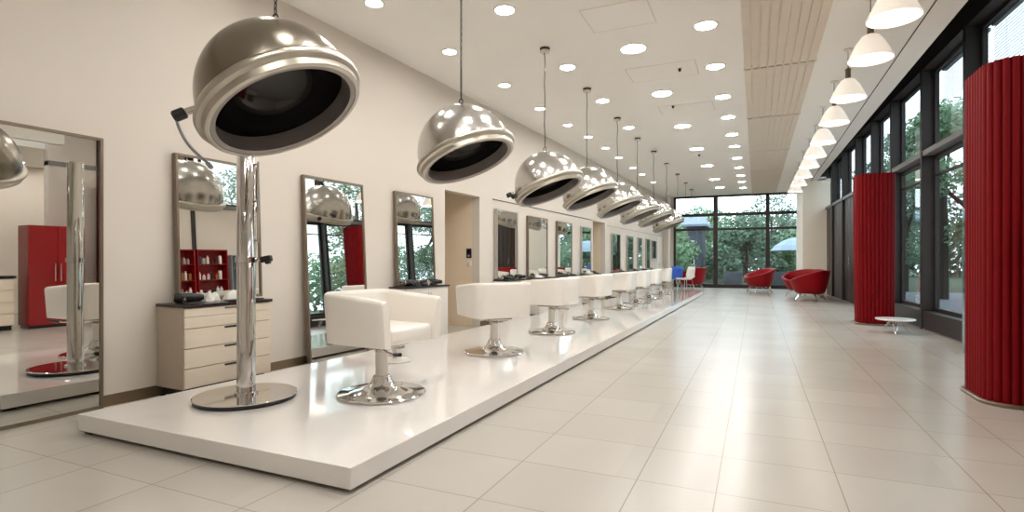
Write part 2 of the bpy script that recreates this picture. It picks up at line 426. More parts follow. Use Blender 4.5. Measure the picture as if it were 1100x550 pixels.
def hatch(x, y, w, l, label):
    t = thing('access_panel', label, 'ceiling panel', (x,y,CE), group='flush ceiling access panels')
    g = G(); g.box(-w/2,-l/2,-.004,w/2,l/2,.002,.001); g.build('panel', 'ceil', t, smooth=False)
    g = G()
    for (a,b,c,d) in ((-w/2-.012,-l/2-.012,w/2+.012,-l/2-.004),(-w/2-.012,l/2+.004,w/2+.012,l/2+.012),(-w/2-.012,-l/2,-w/2-.004,l/2),(w/2+.004,-l/2,w/2+.012,l/2)):
        g.box(a,b,-.003,c,d,.002)
    g.build('frame', 'grille', t, smooth=False)
hatch(-1.42,6.1,.72,.62,'flush square access panel in the ceiling nearest the camera')
hatch(-1.25,8.15,.95,.62,'flush square access panel in the ceiling behind the second large light')
hatch(-1.15,10.3,.9,.6,'flush square access panel in the ceiling, farthest of the three')
def sensor(x, y, label):
    t = thing('ceiling_sensor', label, 'sensor', (x,y,CE), group='small ceiling sensors')
    g = G(); g.lathe([(0,-.008),(.04,-.008),(.04,0),(0,0)], 16); g.build('base', 'canopyw', t)
    g = G(); g.lathe([(0,-.05),(.016,-.048),(.02,-.03),(.02,-.008),(0,-.008)], 12); g.build('head', 'black', t)
sensor(-1.0,8.1,'small dark sensor under the ceiling by the second access panel')
sensor(-1.35,10.0,'small dark sensor under the ceiling by the farthest access panel')
sensor(-1.35,14.9,'tiny dark sensor far back on the ceiling among large lights')

# opal pendant lamps along the right soffit
def pendant(label):
    t = thing('pendant_lamp', label, 'lamp', group='opal glass pendant lamps')
    H = -.64                                              # rim height relative to the ceiling
    out = [(.05,.245),(.085,.225),(.13,.16),(.165,.09),(.19,.03),(.207,-.0),(.21,-.012)]
    inn = [(r-.006, z-.004) for r, z in reversed(out)]
    g = G(); g.lathe([(r,z+H) for r,z in out]+[(r,z+H) for r,z in inn], 36, closed=True); g.build('shade', 'shade', t)
    g = G(); g.lathe([(0,H+.016),(.1,H+.014),(.188,H+.01),(.188,H+.016),(0,H+.022)], 32); g.build('diffuser', 'lampdisc', t)
    g = G(); g.lathe([(0,H+.225),(.036,H+.225),(.036,H+.25),(.032,H+.252),(.032,H+.36),(.036,H+.362),(.036,H+.375),(.012,H+.38),(.008,H+.4),(0,H+.4)], 20); g.build('socket', 'socket', t)
    g = G(); g.tube([(0,0,H+.39),(0,0,-.02)], .004, 6); g.build('cord', 'cord', t)
    g = G(); g.lathe([(0,-.025),(.045,-.025),(.05,-.018),(.05,0),(0,0)], 20); g.build('ceiling_cap', 'whitesat', t)
    return t
proto = None
for i, y in enumerate([5.69,6.75,8.27,9.66,11.19,12.6,13.97,15.6,17.2,18.8]):
    lab = 'opal pendant lamp under the right soffit, %s from the camera' % ORD[i]
    if proto is None: proto = pendant(lab); proto.location = (1.1,y,CE)
    else: dup(proto, (1.1,y,CE), lab)

# ------------------------------------------------------------------ platform
t = thing('platform', 'long low glossy white platform carrying the salon chairs', 'platform')
PLo = [(-4.11,2.1),(-1.815,2.1),(-1.62,19.4),(-3.35,19.4)]
g = G(); g.prism(PLo, .022, PT, .004); g.build('slab', 'platform', t, smooth=False)
g = G(); g.prism([(-3.9,2.35),(-2.0,2.35),(-1.8,19.2),(-3.2,19.2)], 0, .022); g.build('plinth', 'black', t, smooth=False)
for x, y in ((-4.04,2.15),(-1.92,2.3)):
    g = G(); g.box(x-.035,y-.03,0,x+.035,y+.05,.022,.004); g.build('foot', 'black', t)

# ------------------------------------------------------------------ mirrors
def mirror(y0, y1, z0, z1, label, fm='frame', panels=1, dep=.05, lean=0, fw=.022):
    ym = (y0+y1)/2; L = (y1-y0)*math.hypot(1, WB); 
    t = thing('wall_mirror', label, 'mirror', (wx(ym)+.006+math.tan(lean)*(z1-z0),ym,z0), WROT, 'tall framed mirrors along the left wall')
    t.rotation_euler = (0,-lean,WROT)
    h = z1-z0
    g = G()
    for (a,b,c,d) in ((-L/2,-L/2+fw,0,h),(L/2-fw,L/2,0,h)): g.box(0,a,c,dep,b,d,.002)
    for (a,b,c,d) in ((-L/2+fw,L/2-fw,0,fw*1.3),(-L/2+fw,L/2-fw,h-fw,h)): g.box(0,a,c,dep,b,d,.002)
    g.build('frame', fm, t, smooth=False)
    n = panels; W = (L-2*fw)/n
    for k in range(n):
        g = G(); g.box(.01,-L/2+fw+W*k+(.002 if k else 0),fw,dep-.012,-L/2+fw+W*(k+1)-.0,h-fw); g.build('mirror_glass', 'mirror', t, smooth=False)
    return t
mirror(1.45,2.54,0.0,2.10,'tall floor-standing mirror at the far left edge, cut by the frame','frame')
mirror(3.09,3.93,.79,2.09,'framed mirror behind the drawer cabinet and chrome pole','frame',lean=math.radians(2.2))
mirror(4.49,5.43,0.0,2.10,'full-length mirror behind the nearest white chair','frame',lean=math.radians(2.8))
mirror(6.06,6.94,.81,2.10,'two-panel mirror above the white station cabinet, left of the doorway','frame',2,lean=math.radians(2.2))
mirror(8.94,9.79,.81,2.10,'blue-tinted mirror just right of the open doorway','framesilver',dep=.07)
mirror(10.32,11.34,.81,2.08,'second silver-framed mirror right of the open doorway','frame')
mirror(11.91,12.88,.81,2.07,'third silver-framed mirror right of the open doorway','frame')
mirror(13.6,14.38,.81,2.05,'narrow mirror just left of the far tan alcove','framesilver')
mirror(16.37,17.31,.81,1.99,'first mirror beyond the tan alcove','framesilver')
mirror(18.16,18.96,.81,1.99,'second mirror beyond the tan alcove','framesilver')
mirror(19.62,20.25,.81,1.99,'third mirror beyond the tan alcove','framesilver')
mirror(20.92,21.55,.81,1.99,'fourth and farthest tall mirror beyond the tan alcove','framesilver')
mirror(21.9,22.8,1.22,1.96,'short wide mirror near the far end of the left wall','framesilver')

# ------------------------------------------------------------------ drawer cabinet
yc = 3.38; X0 = wx(yc)
t = thing('drawer_cabinet', 'pale wood four-drawer cabinet with dark top behind the chrome pole', 'cabinet', (X0+.015,yc,0), WROT)
W = .84; D = .375; H = .785
g = G(); g.box(0,-W/2,.085,D-.02,-W/2+.02,H-.025); g.box(0,W/2-.02,.085,D-.02,W/2,H-.025); g.box(0,-W/2+.02,.085,.02,W/2-.02,H-.025); g.box(0,-W/2+.02,.085,D-.025,W/2-.02,.105); g.build('carcass', 'cabside', t, smooth=False)
g = G(); g.box(-.005,-W/2-.008,H-.025,D+.012,W/2+.008,H,.003); g.build('top', 'wenge', t, smooth=False)
g = G(); g.box(.03,-W/2+.03,.02,D-.06,W/2-.03,.085); g.build('plinth', 'black', t, smooth=False)
for (x,y) in ((D-.05,-W/2+.03),(D-.05,W/2-.03),(.04,-W/2+.03),(.04,W/2-.03)):
    g = G(); g.lathe([(0,0),(.02,0),(.02,.02),(0,.02)], 12, Matrix.Translation((x,y,0))); g.build('foot', 'black', t)
zs = [.09,.255,.42,.585,.755]
for k in range(4):
    z0, z1 = zs[k]+.003, zs[k+1]-.003
    g = G()
    if k == 3:
        g.box(D-.02,-W/2+.004,z0,D,W/2-.004,(z0+z1)/2+.01,.002); g.box(D-.02,-W/2+.004,(z0+z1)/2+.013,D,W/2-.004,z1,.002)
    else: g.box(D-.02,-W/2+.004,z0,D,W/2-.004,z1,.002)
    d = g.build('drawer', 'cabfront', t, smooth=False)
    g = G(); g.box(D-.004,-.06,z1-.022,D+.006,.06,z1-.006,.002); g.build('pull', 'black' if k < 3 else 'satin', d, smooth=False)
CABT = H

# white station cabinets under the other mirrors
def station(y0, y1, label, proj=.3):
    ym = (y0+y1)/2; L = (y1-y0)
    t = thing('station_cabinet', label, 'cabinet', (wx(ym)+.012,ym,0), WROT, 'white styling station cabinets')
    g = G(); g.box(0,-L/2,.05,proj-.018,L/2,.775); g.build('carcass', 'whitesat', t, smooth=False)
    g = G(); g.box(0.02,-L/2+.01,0,proj-.04,L/2-.01,.05); g.build('plinth', 'wenge', t, smooth=False)
    g = G(); g.box(0,-L/2-.01,.775,proj+.025,L/2+.012,.795,.003); g.build('top', 'black', t, smooth=False)
    for s in (-1,1):
        a, b = (-L/2+.003,-.002) if s < 0 else (.002,L/2-.003)
        g = G(); g.box(proj-.018,a,.055,proj,b,.77,.002); d = g.build('door', 'whitesat', t, smooth=False)
        g = G(); yy = -.03 if s < 0 else .03
        g.tube([(proj,yy,.6),(proj+.02,yy,.6),(proj+.02,yy,.7),(proj,yy,.7)], .005, 6); g.build('handle', 'chrome', d)
    return t
stn = [(5.98,6.96,'white station cabinet with black top left of the open doorway'),
 (8.9,9.85,'white station cabinet under the blue-tinted mirror'),
 (10.3,11.36,'white station cabinet under the second mirror right of the doorway'),
 (11.88,12.9,'white station cabinet under the third mirror right of the doorway'),
 (13.55,14.42,'white station cabinet under the narrow mirror left of the tan alcove'),
 (16.33,17.33,'white station cabinet under the first mirror beyond the tan alcove'),
 (18.12,18.98,'white station cabinet under the second mirror beyond the tan alcove'),
 (19.58,20.28,'white station cabinet under the third mirror beyond the tan alcove'),
 (20.88,21.6,'white station cabinet under the farthest tall mirror')]
for a, b, l in stn: station(a, b, l)

# ------------------------------------------------------------------ salon chairs
def salon_chair(label):
    t = thing('salon_chair', label, 'chair', group='white salon chairs on the platform')
    hw, dp, th, zb = .325, .302, .085, .405
    # U path (centre line) from one arm end, round the back, to the other arm end
    c = th/2; rr = .075; path = [(dp,-hw+c)]
    for i in range(1,7): path.append((dp-(dp+dp-c-rr)*i/7.,-hw+c))
    path += arc(-dp+c+rr,-hw+c+rr,rr,1.5*PI,PI,6)
    path += [(-dp+c,-.05),(-dp+c,0),(-dp+c,.05)]
    path += arc(-dp+c+rr,hw-c-rr,rr,PI,.5*PI,6)
    for i in range(1,7): path.append((-dp+c+rr+(dp+dp-c-rr)*i/7.,hw-c))
    path.append((dp,hw-c))
    rings = []; n = len(path)
    def ring(px, py, nx, ny, zt, sx=1.):
        pts = []
        w = th/2*sx; r = min(.03, w*.9)
        prof = [(-w,zb+r*.6),(-w*.93,zb+r*.15),(-w+r,zb),(w-r,zb),(w*.93,zb+r*.15),(w,zb+r*.6),(w,zb+.18),(w,zt-r),(w-r*.3,zt-r*.3),(w-r,zt),(-w+r,zt),(-w+r*.3,zt-r*.3),(-w,zt-r),(-w,zb+.18)]
        for o, z in prof:
            fl = (z-zb)*.07                      # shell leans outwards a little
            pts.append((px+nx*(o+fl), py+ny*(o+fl), z))
        return pts
    for i, (px, py) in enumerate(path):
        a = path[max(0,i-1)]; b = path[min(n-1,i+1)]
        dx, dy = b[0]-a[0], b[1]-a[1]; l = math.hypot(dx,dy); nx, ny = dy/l, -dx/l
        if nx*px+ny*py < 0 : nx, ny = -nx, -ny
        f = (px+dp)/(2*dp)                       # 0 back .. 1 front
        zt = .79-.05*f
        rings.append(ring(px,py,nx,ny,zt))
    e0 = ring(path[0][0]+.018,path[0][1],0,-1,.74-.012,.72); e1 = ring(path[-1][0]+.018,path[-1][1],0,1,.74-.012,.72)
    rings = [e0]+rings+[e1]
    g = G(); g.loft(rings); g.build('shell', 'vinyl', t, ang=50)
    g = G(); g.box(-dp+th-.01,-hw+th-.005,.41,dp+.0,hw-th+.005,.535,.035,4); cu = g.build('seat_cushion', 'vinyl', t, ang=60)
    g = G(); yy = hw-th-.03
    g.tube([(dp-.03,-yy,.53),(-dp+th+.04,-yy,.535),(-dp+th+.04,yy,.535),(dp-.03,yy,.53)], .004, 6); g.build('piping', 'vinyl', cu)
    g = G(); g.box(-.15,-.15,.37,.15,.15,.405,.008); g.build('seat_plate', 'satin', t, smooth=False)
    g = G(); g.lathe([(.047,.1),(.047,.33),(.0,.33),(0,.1)], 28); g.build('column', 'whitesat', t)
    g = G(); g.lathe([(0,.325),(.05,.325),(.056,.33),(.056,.345),(.05,.35),(.035,.352),(.035,.375),(0,.375)], 28); g.build('collar', 'chrome', t)
    g = G(); g.lathe([(0,.002),(.325,.002),(.333,.006),(.333,.014),(.325,.02),(.25,.027),(.16,.044),(.105,.072),(.078,.105),(.07,.135),(.062,.145),(.05,.148),(0,.148)], 56); g.build('base', 'chrome', t, ang=25)
    g = G(); g.tube([(-.02,-.02,.36),(.12,-.10,.352),(.28,-.19,.352),(.33,-.215,.362)], [.01,.009,.009,.011], 8); lv = g.build('pump_lever', 'satin', t)
    g = G(); g.tube([(0,.03,.362),(-.2,.14,.356),(-.36,.2,.36)], .012, 8); g.build('brake_lever', 'satin', t)
    g = G(); g.tube([(.31,-.205,.356),(.40,-.25,.37)], .014, 8); g.build('lever_grip', 'black', lv)
    return t
cy = [3.37,5.41,7.27,9.28,11.45,13.2,14.95,16.9]
clab = ['white tub salon chair nearest the camera, right of the chrome pole','white tub salon chair in front of the open doorway, second from the camera',
 'white tub salon chair, third from the camera along the platform','white tub salon chair, fourth from the camera along the platform','white tub salon chair, fifth from the camera along the platform',
 'white tub salon chair, sixth from the camera along the platform','white tub salon chair, seventh from the camera along the platform','white tub salon chair farthest along the row, before the shell chairs']
crot = [-5,140,172,176,180,178,180,182]
pc = salon_chair(clab[0]); pc.location = (-2.61,cy[0],PT); pc.rotation_euler.z = math.radians(crot[0])
for i in range(1,8): dup(pc, (-2.65,cy[i],PT), clab[i], math.radians(crot[i]))

# small stool behind the first chair
t = thing('stool', 'low stool with white round foot and chrome stem behind the nearest chair', 'stool', (-3.34,4.52,PT))
g = G(); g.lathe([(0,0),(.16,0),(.165,.008),(.15,.02),(.05,.03),(0,.03)], 32); g.build('base', 'whitesat', t)
g = G(); g.lathe([(0,.03),(.022,.03),(.022,.4),(0,.4)], 16); g.build('stem', 'chrome', t)
g = G(); g.lathe([(0,.4),(.15,.4),(.165,.415),(.165,.45),(.15,.465),(0,.47)], 32); g.build('seat', 'vinyl', t)
g = G(); g.box(-.06,-.05,.13,.09,.05,.16,.006); g.build('pedal', 'satin', t, smooth=False)

# shell chairs at the far end
def shell_chair(label, m):
    t = thing('shell_chair', label, 'chair', group='shell chairs at the platform end')
    rings = []
    prof = [(.22,.42),(.2,.405),(.05,.40),(-.12,.41),(-.19,.45),(-.22,.55),(-.25,.70),(-.27,.82)]
    for th in (0, .014):
        pass
    g = G(); R = []
    for k, (x, z) in enumerate(prof):
        w = [.2,.215,.22,.215,.215,.215,.21,.17][k]
        row = []
        for j in range(9):
            u = -1+2*j/8; bend = abs(u)**2.5
            row.append((x+(.05*bend if k > 4 else 0), u*w, z+(.05*bend if 0 < k < 5 else 0)))
        R.append(row)
    g.loft(R, cap=False, closed_ring=False)
    o = g.build('shell', m, t, ang=80); md = o.modifiers.new('thick', 'SOLIDIFY'); md.thickness = .014; md.offset = 0
    for sx in (-.17,.17):
        for sy in (-.17,.17):
            g = G(); g.tube([(sx*.8,sy*.8,.405),(sx*1.15,sy*1.1,0)], .011, 8); g.build('leg', 'chrome', t)
    g = G(); g.tube([(-.14,-.14,.398),(.14,-.14,.398),(.14,.14,.398),(-.14,.14,.398)], .009, 8, closed=True); g.build('under_frame', 'chrome', t)
    return t
s1 = shell_chair('white shell chair with thin chrome legs at the platform end', 'whitesat'); s1.location = (-2.08,18.4,PT+.004); s1.rotation_euler.z = math.radians(150)
s2 = shell_chair('blue shell chair behind the white shell chair', 'blue'); s2.location = (-2.5,18.85,PT+.004); s2.rotation_euler.z = math.radians(120)

# ------------------------------------------------------------------ pole stand
t = thing('pole_stand', 'thick polished chrome pole on a round mirror-finish base at the front of the platform', 'stand', (-3.43,2.84,PT))
g = G(); g.lathe([(0,.026),(.345,.026),(.352,.03),(.352,.036),(.345,.04),(0,.041)], 64); g.build('base_plate', 'chrome', t, ang=25)
g = G(); g.lathe([(0,0),(.335,0),(.345,.006),(.345,.026),(0,.026)], 64); g.build('base_skirt', 'black', t)
g = G(); g.lathe([(.066,.04),(.082,.04),(.082,.055),(.066,.06)], 40, closed=True); g.build('collar', 'chrome', t)
g = G(); g.lathe([(0,.04),(.064,.04),(.064,1.93),(.058,1.94),(0,1.94)], 40); g.build('pole', 'chrome', t)
g = G(); g.lathe([(.065,1.005),(.074,1.005),(.074,1.045),(.065,1.045)], 40, closed=True); cl = g.build('clamp_ring', 'chrome', t)
dv = Vector((.9,.42,0)).normalized()
g = G(); g.tube([dv*.06+Vector((0,0,1.025)), dv*.12+Vector((0,0,1.03))], .012, 10); g.build('clamp_stud', 'chrome', cl)
RK = Matrix.Translation(dv*.14+Vector((0,0,1.032))) @ Matrix.Rotation(math.atan2(dv.y,dv.x),4,'Z') @ Matrix.Rotation(math.radians(-12),4,'Y')
g = G(); g.box(-.03,-.03,-.025,.045,.03,.02,.008,2,RK); g.box(.0,-.022,-.04,.03,.022,-.02,.004,2,RK); g.build('clamp_knob', 'black', cl)
dr = Vector((.86,.5,0)).normalized()*.085
g = G(); g.tube([dr+Vector((0,0,1.15)), dr+Vector((0,0,1.75))], .008, 8)
for z in (1.17,1.46,1.73): g.tube([dr*.7+Vector((0,0,z)), dr+Vector((0,0,z))], .009, 8)
g.build('side_rail', 'satin', t)

# ------------------------------------------------------------------ dryer hoods hanging from the ceiling
def hood(label, shellmat, dz, knobs, chain=True, ty=22.3, tx=0.):
    """origin at the ceiling canopy; rim centre hangs dz below"""
    t = thing('dryer_hood', label, 'hair dryer hood', group='domed dryer hoods on chains')
    T = Matrix.Translation((.06,0,-dz)) @ Matrix.Rotation(math.radians(tx),4,'X') @ Matrix.Rotation(math.radians(-ty),4,'Y')
    R = .438; Hh = .455
    outer = [(R*math.cos(a), .03+Hh*math.sin(a)) for a in [PI/2*i/22 for i in range(23)]]; outer[-1] = (0,.03+Hh)
    inner = [(.42*math.cos(a), .03+(Hh-.015)*math.sin(a)) for a in [PI/2*i/22 for i in range(22,-1,-1)]]; inner[0] = (0,.03+Hh-.015)
    g = G(); g.lathe([(R-.004,.03)]+outer, 72, T); g.build('shell', shellmat, t, ang=40)
    rim = [(R-.004,.035),(R+.012,.04),(R+.028,.034),(R+.036,.02),(R+.036,.004),(R+.03,-.008),(R+.016,-.014),(R+.008,-.02),(R+.006,-.055),(R-.002,-.06),(R-.02,-.058),(R-.022,-.02),(R-.022,.03)]
    g = G(); g.lathe(rim, 72, T, closed=True); g.build('rim', 'rim', t, ang=40)
    g = G(); g.lathe([(R-.0225,-.055),(R-.05,-.05),(R-.06,.045),(R-.035,.05),(R-.0225,.03)], 72, T, closed=True); g.build('inner_band', 'band', t)
    g = G(); g.lathe([(.367,.04)]+[(.372*math.cos(a), .045+.36*math.sin(a)) for a in [PI/2*i/16 for i in range(1,16)]]+[(0,.405)], 60, T); ln = g.build('liner', 'blackgloss', t)
    top = T @ Vector((0,0,0)); 
    # highest point of the shell above the chain
    zt = -dz+.47
    g = G(); g.lathe([(0,-.01),(.03,-.01),(.03,.012),(.012,.02),(.012,.04),(0,.04)], 16, Matrix.Translation((0,0,zt-.008))); 
    g.tube([(.02*math.cos(a), 0, zt+.05+.02*math.sin(a)) for a in [2*PI*k/12 for k in range(12)]], .005, 6, closed=True)
    g.build('hook', 'black', t)
    g = G(); z = zt+.07
    if chain:
        k = 0
        while z < -.06:
            pts = []
            for j in range(8):
                a = 2*PI*j/8; u, v = .009*math.cos(a), .021*math.sin(a)
                pts.append((u if k % 2 else 0, 0 if k % 2 else u, z+.016+v))
            g.tube(pts, .0035, 4, closed=True); z += .033; k += 1
        g.tube([(.004,0,zt+.06),(.006,.004,(zt-.05)/2),(.0,.004,-.05)], .003, 5)
    else:
        n = 9; g.tube([(.006*math.sin(k*1.9), .006*math.cos(k*2.3)-.006, zt+.065+(-.05-zt-.065)*k/n) for k in range(n+1)], .006, 6)
    g.build('chain' if chain else 'cord', 'cord', t)
    g = G(); g.lathe([(0,-.062),(.055,-.062),(.062,-.056),(.062,-.03),(0,-.03)], 28); cp = g.build('ceiling_canopy', 'canopyw', t)
    g = G(); g.lathe([(0,-.03),(.064,-.03),(.066,-.0),(0,0)], 28); g.build('canopy_band', 'cord', cp)
    for kk in range(knobs):
        a = math.radians((222 if knobs == 1 else 205)+kk*22); zk = (.15 if knobs == 1 else .10)-.09*kk
        e = T @ Vector((R*.97*math.cos(a),R*.97*math.sin(a),zk)); f = T @ Vector(((R+.045)*math.cos(a),(R+.045)*math.sin(a),zk)); h = T @ Vector(((R+.115)*math.cos(a),(R+.115)*math.sin(a),zk-.005))
        g = G(); g.tube([e, f], .02, 12); kb = g.build('knob_stem', 'satin', t)
        g = G(); g.tube([f, f+(h-f)*.1, f+(h-f)*.85, h], [.024,.032,.032,.024], 16); g.build('knob', 'black', kb)
        if knobs == 1:
            g = G(); h2 = f+(h-f)*.7
            pts = []
            for s in range(13):
                u = s/12; pts.append(h2+Vector((.10*u-.015*math.sin(PI*u), .11*u-.01*math.sin(PI*u), -.03-.22*(u**.8))))
            g.tube(pts, .008, 8); cb = g.build('cable', 'greyp', t)
            g = G(); g.tube([pts[-1], pts[-1]+Vector((.02,.01,-.03))], .013, 8); g.build('plug', 'greyp', cb)
    return t
hy = [2.31,4.40,6.62,8.45,10.42,12.33,13.97,15.87]; hx = [-2.55,-2.5,-2.51,-2.48,-2.45,-2.44,-2.36,-2.32]
hz = [2.045,2.11,2.09,2.18,2.19,2.19,2.21,2.16]
hl = ['large dome dryer hood nearest the camera, warm grey lacquered, above the chrome pole','dome dryer hood of brushed aluminium, second from the camera','dome dryer hood with two black knobs, third from the camera',
 'dome dryer hood fourth from the camera','dome dryer hood fifth from the camera','dome dryer hood sixth from the camera','dome dryer hood seventh from the camera','dome dryer hood farthest down the row, against the back window']
for i in range(8):
    h = hood(hl[i], 'nickel' if i == 0 else 'alu', CE-hz[i], 1 if i == 0 else (2 if i == 2 else 0), i < 2, 28.5 if i == 0 else 22.3, 6. if i == 0 else 0.)
    h.location = (hx[i],hy[i],CE)
# last empty cords
def cordset(label):
    t = thing('empty_pendant', label, 'pendant', group='bare hanging cords with ceiling canopies')
    g = G(); g.tube([(0,0,-.05),(.004,0,-.4),(0,.004,-.8),(0,0,-1.1)], .006, 6); c = g.build('cord', 'cord', t)
    g = G(); g.lathe([(0,-1.13),(.014,-1.12),(.014,-1.09),(0,-1.08)], 10); g.build('cord_end', 'black', c)
    g = G(); g.lathe([(0,-.062),(.055,-.062),(.062,-.056),(.062,-.03),(0,-.03)], 24); cp = g.build('ceiling_canopy', 'canopyw', t)
    g = G(); g.lathe([(0,-.03),(.064,-.03),(.066,0),(0,0)], 24); g.build('canopy_band', 'cord', cp)
    return t
c0 = cordset('bare cord under a dark ceiling canopy, just beyond the last dryer hood'); c0.location = (-2.28,17.94,CE)
dup(c0, (-2.28,20.1,CE), 'bare cord under a dark ceiling canopy, middle of the last three')
dup(c0, (-2.28,22.0,CE), 'bare cord under a dark ceiling canopy, closest to the back window')

# ------------------------------------------------------------------ things on the cabinets
def dryer(label, loc, rz):
    t = thing('hair_dryer', label, 'hair dryer', loc, rz, 'black hair dryers on the stations')
    RX = Matrix.Translation((0,0,.045)) @ Matrix.Rotation(PI/2,4,'Y')
    g = G(); g.lathe([(0,-.1),(.03,-.098),(.042,-.08),(.045,-.04),(.04,.03),(.032,.07),(.028,.075),(0,.075)], 24, RX); g.build('body', 'black', t)
    g = G(); g.lathe([(.03,.07),(.03,.1),(.022,.13),(.018,.13),(.018,.075)], 20, RX, closed=True); g.build('nozzle', 'black', t)
    g = G(); g.tube([(-.02,-.03,.04),(-.03,-.1,.024),(-.045,-.17,.02)], [.018,.017,.015], 12); h = g.build('handle', 'black', t)
    g = G(); g.tube([(-.045,-.17,.02),(-.05,-.2,.008),(-.02,-.235,.006),(.05,-.23,.006),(.1,-.16,.006)], .005, 6); g.build('power_cord', 'black', h)
    g = G(); g.lathe([(0,-.103),(.033,-.101),(.033,-.097),(0,-.097)], 20, RX); g.build('intake_grille', 'satin', t)
    return t
def towel(label, loc, sx, sy, h, seed, rz=0):
    rnd = random.Random(seed); b = bmesh.new(); n = 26; V = []
    blobs = [(rnd.uniform(-.8,.8), rnd.uniform(-.7,.7), rnd.uniform(.4,.6), rnd.uniform(.5,1)) for _ in range(9)]
    for i in range(n+1):
        row = []
        for j in range(n+1):
            u, v = -1+2*i/n, -1+2*j/n
            e = max(0, 1-(abs(u)**3+abs(v)**3))
            z = sum(a*math.exp(-((u-x)**2+(v-y)**2)/(r*r)) for x,y,r,a in blobs)/3.2 + .1*(1+math.sin(5*u+3*v+seed)*math.cos(3*u-4*v))+ .05*math.sin(13*u+seed)*math.sin(11*v)
            row.append(b.verts.new((u*sx*(1+.06*math.sin(7*v+seed)), v*sy*(1+.06*math.sin(6*u)), max(.004, h*(z+.25)*min(1,e*2.2)**.6))))
        V.append(row)
    for i in range(n):
        for j in range(n): b.faces.new((V[i][j],V[i+1][j],V[i+1][j+1],V[i][j+1]))
    bd = [e for e in b.edges if e.is_boundary]
    r = bmesh.ops.extrude_edge_only(b, edges=bd)
    for v in r['geom']:
        if isinstance(v, bmesh.types.BMVert): v.co.z = 0
    bmesh.ops.holes_fill(b, edges=[e for e in b.edges if e.is_boundary])
    bmesh.ops.recalc_face_normals(b, faces=b.faces)
    g = G(); g._join(b); o = g.build('towel', 'towel', None, loc, ang=80); o.rotation_euler.z = rz
    tag(o, label, 'towel'); return o
def wl(y, off, z): return (wx(y)+off, y, z)
dryer('black hair dryer standing at the left end of the drawer cabinet', wl(3.12,.16,CABT+.001), 1.1)
towel('long crumpled white towel lying along the drawer cabinet top', wl(3.61,.19,CABT+.001), .075, .16, .075, 3)
towel('small heaped white towel against the mirror on the drawer cabinet', wl(3.35,.16,CABT+.001), .05, .07, .07, 5)
g = G(); g.box(-.11,-.17,0,.11,.17,.012,.004)
tr = g.build('tray', 'black', None, (wx(3.55)+.325,3.55,CABT+.002)); tr.rotation_euler.z = WROT; tr.scale = (.5,1,1)
tag(tr, 'flat black tray at the front edge of the drawer cabinet', 'tray')
ST = .796
dryer('black hair dryer at the left of the station beside the doorway', wl(6.22,.19,ST), 1.2)
dryer('black hair dryer in the middle of the station beside the doorway', wl(6.5,.2,ST), 2.9)
dryer('black hair dryer at the right of the station beside the doorway', wl(6.78,.17,ST), .4)
dryer('black hair dryer on the station under the blue-tinted mirror, left end', wl(9.02,.17,ST), 1.6)
dryer('black hair dryer on the station under the blue-tinted mirror, right end', wl(9.64,.17,ST), .5)
dryer('black hair dryer on the second station right of the doorway', wl(10.8,.17,ST), 1.0)
dryer('black hair dryer on the third station right of the doorway', wl(12.3,.17,ST), 2.0)
dryer('black hair dryer on the station left of the tan alcove', wl(14.2,.17,ST), 1.4)
dryer('black hair dryer on the first station beyond the tan alcove', wl(16.8,.17,ST), 1.4)
dryer('black hair dryer on the second station beyond the tan alcove', wl(18.6,.17,ST), 1.4)
dryer('black hair dryer on the third station beyond the tan alcove', wl(19.9,.17,ST), 1.4)
dryer('black hair dryer on the farthest station', wl(21.2,.17,ST), 1.4)
towel('folded white towel on the station left of the tan alcove', wl(13.85,.17,ST), .09, .16, .07, 9)
towel('folded white towel on the second station right of the doorway', wl(10.55,.2,ST), .08, .12, .05, 12)
def brush(label, loc, rz):
    t = thing('hair_brush', label, 'hair brush', loc, rz)
    RX = Matrix.Translation((0,0,.024)) @ Matrix.Rotation(PI/2,4,'Y')
    g = G(); g.lathe([(0,-.12),(.01,-.118),(.012,-.03),(.009,0),(0,0)], 12, RX); g.build('handle', 'black', t)
    g = G(); g.lathe([(0,0),(.022,.004),(.024,.02),(.024,.08),(.02,.09),(0,.09)], 16, RX); g.build('bristles', 'cord', t)
brush('round black hair brush at the front edge of the station beside the doorway', wl(6.35,.28,ST), 1.3)
# folded black cape on the station
g = G(); g.box(-.09,-.1,0,.09,.1,.03,.012,3); o = g.build('folded_cape', 'black', None, wl(9.28,.2,ST)); o.rotation_euler.z = WROT; tag(o, 'folded black cape on the station under the blue-tinted mirror', 'cape')

# wall controls on the far jamb of the doorway
X = wx(7.34)
t = thing('thermostat', 'black wall thermostat on the jamb inside the doorway', 'thermostat', (-4.62,8.42,1.28))
g = G(); g.box(-.05,-.018,-.085,.05,0,.085,.006); g.build('casing', 'black', t)
g = G(); g.box(-.035,-.021,.0,.035,-.017,.06,.001); g.build('display', 'screen', t, smooth=False)
g = G(); g.box(-.02,-.021,-.06,.02,-.017,-.03,.001); g.build('buttons', 'greyp', t, smooth=False)
t = thing('light_switch', 'white light switch below the black thermostat in the doorway', 'switch', (-4.62,8.42,1.1))
g = G(); g.box(-.045,-.012,-.045,.045,0,.045,.004); g.build('plate', 'whitesat', t)
g = G(); g.box(-.02,-.016,-.03,.02,-.011,.03,.003); g.build('rocker', 'canopyw', t)

